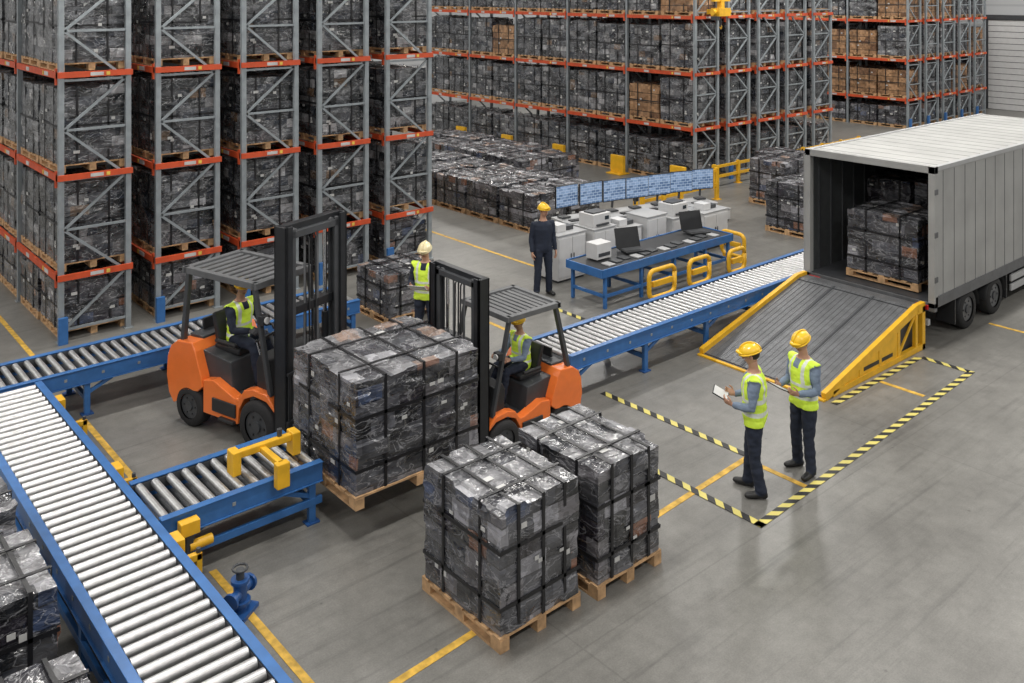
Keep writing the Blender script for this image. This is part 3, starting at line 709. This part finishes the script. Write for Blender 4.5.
# ------------------------------------------------------------------ loading ramp
R=empty('loading_ramp',(12.3,7.3,0))
p=MB(); RX=3.08; RW=2.3; RZ=.72
p.prism([(0,.0),(0,.03),(RX-.25,RZ),(RX,RZ),(RX,RZ-.06),(RX-.25,RZ-.07),(.25,.0)],.08,RW-.08,'rampplate')
nr=24
for i in range(nr):
    y=.1+i*(RW-.2)/(nr-1)
    p.beam((.03,y,.037),(RX-.25,y,RZ+.004),.010,.006,'mgrey')
for f in (.0,.98):
    x=.03+f*(RX-.3); z=.03+x/(RX-.25)*(RZ-.03)
    p.beam((x,.09,z+.006),(x,RW-.09,z+.006),.025,.01,'dgrey')
for y in (RW*.34,RW*.66):
    p.beam((.02,y,.036),(RX-.25,y,RZ+.006),.035,.012,'dgrey')
p.obj('deck_plate',R)
p=MB()
for y in (.0,RW-.08):
    p.beam((.0,y+.04,.05),(RX-.25,y+.04,RZ+.0),.08,.13,'yellow'); p.box(RX-.27,RX,y,y+.08,RZ-.10,RZ+.06,'yellow')
    p.box(.2,RX,y,y+.08,.0,.09,'yellow')
    for x in (1.0,1.6,2.2,2.8): 
        z=(x)/(RX-.25)*(RZ-.03); p.box(x-.04,x+.04,y+.01,y+.07,.05,min(z,RZ-.05),'yellow')
    p.box(RX-.1,RX,y,y+.08,0,RZ,'yellow')
    p.prism([(.3,.06),(.3,.08),(2.2,.52),(2.2,.06)],y+.02,y+.06,'yellow')
    p.box(1.1,2.0,y+.012,y+.02,.14,.20,'black')
    p.beam((2.2,y+.04,.06),(2.8,y+.04,(2.8)/(RX-.25)*(RZ-.03)-.06),.03,.04,'yellow')
p.box(-.06,.0,.0,RW,.0,.03,'yellow')
p.obj('yellow_frame',R,bevel=.008)
p=MB(); p.prism([(.5,.02),(RX-.25,RZ-.1),(RX-.1,RZ-.1),(RX-.1,.02)],.12,RW-.12,'dgrey'); p.obj('under_frame',R)

# ------------------------------------------------------------------ control station
E=empty('control_console',(14.3,15.05,0),math.atan2(-.75,3.6))
m=MB()
m.box(0,4.3,-.35,.35,.80,.86,'lgrey'); 
for i in range(6):
    m.box(i*.7+.02,i*.7+.68,-.25,.3,0,.80,'lgrey'); m.box(i*.7+.06,i*.7+.64,-.262,-.25,.06,.74,'white'); m.box(i*.7+.52,i*.7+.56,-.275,-.262,.35,.5,'black')
    m.box(i*.7+.15,i*.7+.5,-.28,-.12,.86,.885,'black')
m.obj('desk_cabinets',E,bevel=.008)
for i in range(7):
    s=MB(); s.box(-.325,.325,-.02,.02,-.25,.25,'black'); s.box(-.312,.312,-.024,-.02,-.23,.235,'screen')
    s.beam((0,.03,-.05),(0,.08,-.42),.05,.03,'dgrey'); s.box(-.12,.12,-.02,.18,-.50,-.47,'dgrey')
    s.obj('monitor_%d'%(i+1),E,(.22+i*.65,.05,1.37),rot=(i-3)*-.05)
def cabinet(x,y,w,d,h,extra=None,rot=0.):
    m=MB(); m.box(-w/2,w/2,-d/2,d/2,.05,h,'white'); m.box(-w/2+.03,w/2-.03,-d/2+.03,d/2-.03,0,.05,'dgrey')
    m.box(-w/2+.02,-.01,-d/2-.012,-d/2,.1,h-.05,'white'); m.box(.01,w/2-.02,-d/2-.012,-d/2,.1,h-.05,'white')
    m.box(-.05,-.03,-d/2-.03,-d/2-.012,h*.45,h*.6,'dgrey'); m.box(.03,.05,-d/2-.03,-d/2-.012,h*.45,h*.6,'dgrey')
    m.box(-w/2-.02,w/2+.02,-d/2-.02,d/2+.02,h,h+.03,'lgrey')
    if extra=='printer':
        m.box(-.26,.26,-.22,.22,h+.03,h+.30,'white'); m.box(-.18,.18,-.26,-.22,h+.06,h+.1,'dgrey'); m.box(-.2,.2,-.14,.14,h+.30,h+.33,'dgrey'); m.box(.08,.2,-.23,-.22,h+.16,h+.24,'glass')
    if extra=='boxes':
        m.box(-.25,.0,-.15,.15,h+.03,h+.18,'white'); m.box(.04,.24,-.12,.14,h+.03,h+.12,'dgrey')
    m.obj('equipment_cabinet',None,(x,y,0),rot,bevel=.01)
cabinet(13.45,14.1,.8,.65,.95,'boxes'); cabinet(14.3,13.95,.65,.6,.95,'printer'); cabinet(15.05,13.85,.6,.6,.85,'boxes'); cabinet(15.8,13.8,.65,.6,1.0,None); cabinet(16.65,13.75,.75,.6,.85,'printer'); cabinet(17.65,13.6,.9,.6,.85,'boxes'); cabinet(19.6,15.0,.9,.7,.3,None)
E=empty('packing_table',(12.6,12.1,0))
m=MB(); TL=4.0; TW=.92
m.box(0,TL,0,TW,.70,.74,'black')
m.box(-.02,TL+.02,-.03,.0,.60,.76,'blue'); m.box(-.02,TL+.02,TW,TW+.03,.60,.76,'blue'); m.box(-.03,0,-.03,TW+.03,.6,.76,'blue'); m.box(TL,TL+.03,-.03,TW+.03,.6,.76,'blue')
for x in (.08,1.1,2.1,3.1,TL-.12):
    for y in (.0,TW-.06): m.box(x,x+.06,y,y+.06,0,.7,'blue')
    m.box(x,x+.05,.05,TW-.05,.2,.26,'blue')
m.box(.08,TL-.08,.01,.05,.2,.26,'blue')
for i in range(13): m.box(.3+i*.27,.48+i*.27,.10+.05*(i%3),.32+.05*(i%3),.74,.765,'dgrey' if i%3 else 'lgrey')
m.obj('table_frame',E,bevel=.006)
def laptop(x,y,rot):
    m=MB(); m.box(-.24,.24,-.18,.16,0,.025,'black'); m.box(-.2,.2,-.08,.12,.025,.03,'dgrey')
    m.beam((0,.16,.02),(0,.27,.40),.54,.022,'black',up=(0,-1,.3)); m.obj('laptop',None,(x,y,.767),rot)
laptop(14.0,12.6,-.3); laptop(16.1,12.65,-.3)
m=MB(); m.box(-.2,.2,-.15,.15,0,.3,'white'); m.box(-.16,.16,-.16,-.15,.05,.12,'dgrey'); m.obj('label_printer',None,(13.15,12.72,.767),0,bevel=.01)
def yframe(x,y,w,h,rot=0.):
    m=MB(); r=.12; pts=[]
    for cx,cz,a0 in ((w/2-r,h-r,0),(-w/2+r,h-r,90),(-w/2+r,.1+r,180),(w/2-r,.1+r,270)):
        for t in range(0,91,30):
            a=rad(a0+t); pts.append(V((cx+r*math.cos(a),0,cz+r*math.sin(a))))
    pts.append(pts[0].copy()); m.tube(pts,.045,'yellow',8)
    for sx in (-w/2+.1,w/2-.1): m.box(sx-.04,sx+.04,-.05,.05,0,.12,'yellow'); m.box(sx-.09,sx+.09,-.12,.12,0,.015,'yellow')
    m.box(-w/2+.1,w/2-.1,-.03,.03,h*.5,h*.5+.1,'yellow'); m.obj('safety_guard_frame',None,(x,y,0),rot)
yframe(13.9,11.75,.75,.62); yframe(15.05,11.75,.65,.6); yframe(16.3,11.75,.55,.55); yframe(17.2,12.5,.6,.6,1.57)
def railing(x0,y0,x1,y1,h=.6):
    m=MB(); a=V((x0,y0,0)); b=V((x1,y1,0)); n=max(1,int((b-a).length/1.2))
    for i in range(n+1):
        q=a.lerp(b,i/n); m.box(q.x-.05,q.x+.05,q.y-.05,q.y+.05,0,h,'yellow'); m.box(q.x-.1,q.x+.1,q.y-.1,q.y+.1,0,.015,'yellow')
    for z in (h-.08,h*.45): m.beam(a+V((0,0,z)),b+V((0,0,z)),.05,.08,'yellow')
    m.obj('safety_railing')
railing(23,17.4,31.5,17.4,.7); railing(18.6,16.4,21.8,16.4,.9); railing(13.9,22.5,13.9,27,.7)
for y in (18.3,20.8,23.6,26.4,29.2):
    m=MB(); m.box(-.25,.25,-.3,.3,0,.04,'yellow'); m.box(-.06,.06,-.28,.28,.04,.6,'yellow'); m.obj('rack_guard',None,(22.4,y,0),bevel=.01)
for x in (17.9,19.0):
    m=MB(); m.cyl((0,0,0),(0,0,.95),.07,'yellow',14); m.cyl((0,0,0),(0,0,.02),.14,'yellow',14); m.cyl((0,0,.6),(0,0,.72),.072,'black',14); m.obj('bollard',None,(x,16.0,0))
m=MB(); m.box(-.28,.28,-.16,.16,0,.25,'yellow'); m.cyl((-.42,0,.12),(.42,0,.12),.09,'yellow'); m.box(-.08,.08,-.08,.08,.25,.5,'yellow'); m.box(-.4,.4,-.05,.05,.45,.52,'yellow'); m.cyl((0,0,-.3),(0,0,0),.02,'dgrey'); m.tube([(0,0,-.25),(.05,0,-.33),(0,0,-.4),(-.05,0,-.33)],.018,'yellow',6)
m.box(-.05,.05,.15,.5,.05,.2,'yellow'); m.box(-.35,-.2,-.12,.12,-.12,0,'dgrey'); m.obj('electric_hoist',None,(23.4,17.45,5.2))

# ------------------------------------------------------------------ room shell
m=MB(); m.box(-12,56,-8,46,-.2,0,'floor'); m.obj('floor')
def wallmat():
    m,nt,b=_new('wall_cladding'); L=nt.links.new
    tc=N(nt,'ShaderNodeTexCoord'); w=N(nt,'ShaderNodeTexWave',wave_type='BANDS',bands_direction='Z'); w.inputs['Scale'].default_value=.6
    L(tc.outputs['Object'],w.inputs['Vector'])
    r=N(nt,'ShaderNodeValToRGB'); r.color_ramp.elements[0].color=(.36,.37,.38,1); r.color_ramp.elements[1].color=(.44,.45,.46,1); r.color_ramp.elements[1].position=.2
    L(w.outputs['Fac'],r.inputs['Fac']); L(r.outputs['Color'],b.inputs['Base Color']); b.inputs['Roughness'].default_value=.6
    return m
M['wall']=wallmat()
m=MB(); m.box(-12,49,40,40.3,0,10,'wall'); m.obj('wall_north')
m=MB(); m.box(49,49.3,-8,40,0,10,'wall'); m.obj('wall_east')
m=MB()
for i in range(15): m.box(48.88,48.97,14.6,20.0,.02+i*.3,.29+i*.3,'white'); m.box(48.9,48.97,14.6,20.0,.29+i*.3,.32+i*.3,'mgrey')
m.box(48.84,48.98,14.45,14.62,0,4.6,'dgrey'); m.box(48.84,48.98,19.98,20.15,0,4.6,'dgrey'); m.box(48.8,48.98,14.45,20.15,4.52,4.75,'dgrey'); m.obj('door_1')

# ------------------------------------------------------------------ light
for ix in range(6):
    for iy in range(5):
        x=-4+ix*9.5; y=-1+iy*8.5
        ld=bpy.data.lights.new('highbay_light','AREA'); ld.shape='RECTANGLE'; ld.size=2.6; ld.size_y=.5; ld.energy=385; ld.color=(1,.97,.925)
        lo=bpy.data.objects.new('highbay_light',ld); COL.objects.link(lo); lo.location=(x,y,9.6)
wd=bpy.data.worlds.new('warehouse_ambient'); scene.world=wd; wd.use_nodes=True
wd.node_tree.nodes['Background'].inputs[0].default_value=(1,.985,.965,1); wd.node_tree.nodes['Background'].inputs[1].default_value=.36

# ------------------------------------------------------------------ camera
cd=bpy.data.cameras.new('camera'); co=bpy.data.objects.new('camera',cd); COL.objects.link(co)
co.location=(0,0,6); co.rotation_euler=(math.pi/2,0,-math.atan2(.651,.759)); cd.lens=36*929/1024; cd.shift_y=-351.5/1024; cd.clip_end=200
scene.camera=co
scene.view_settings.view_transform='Standard'
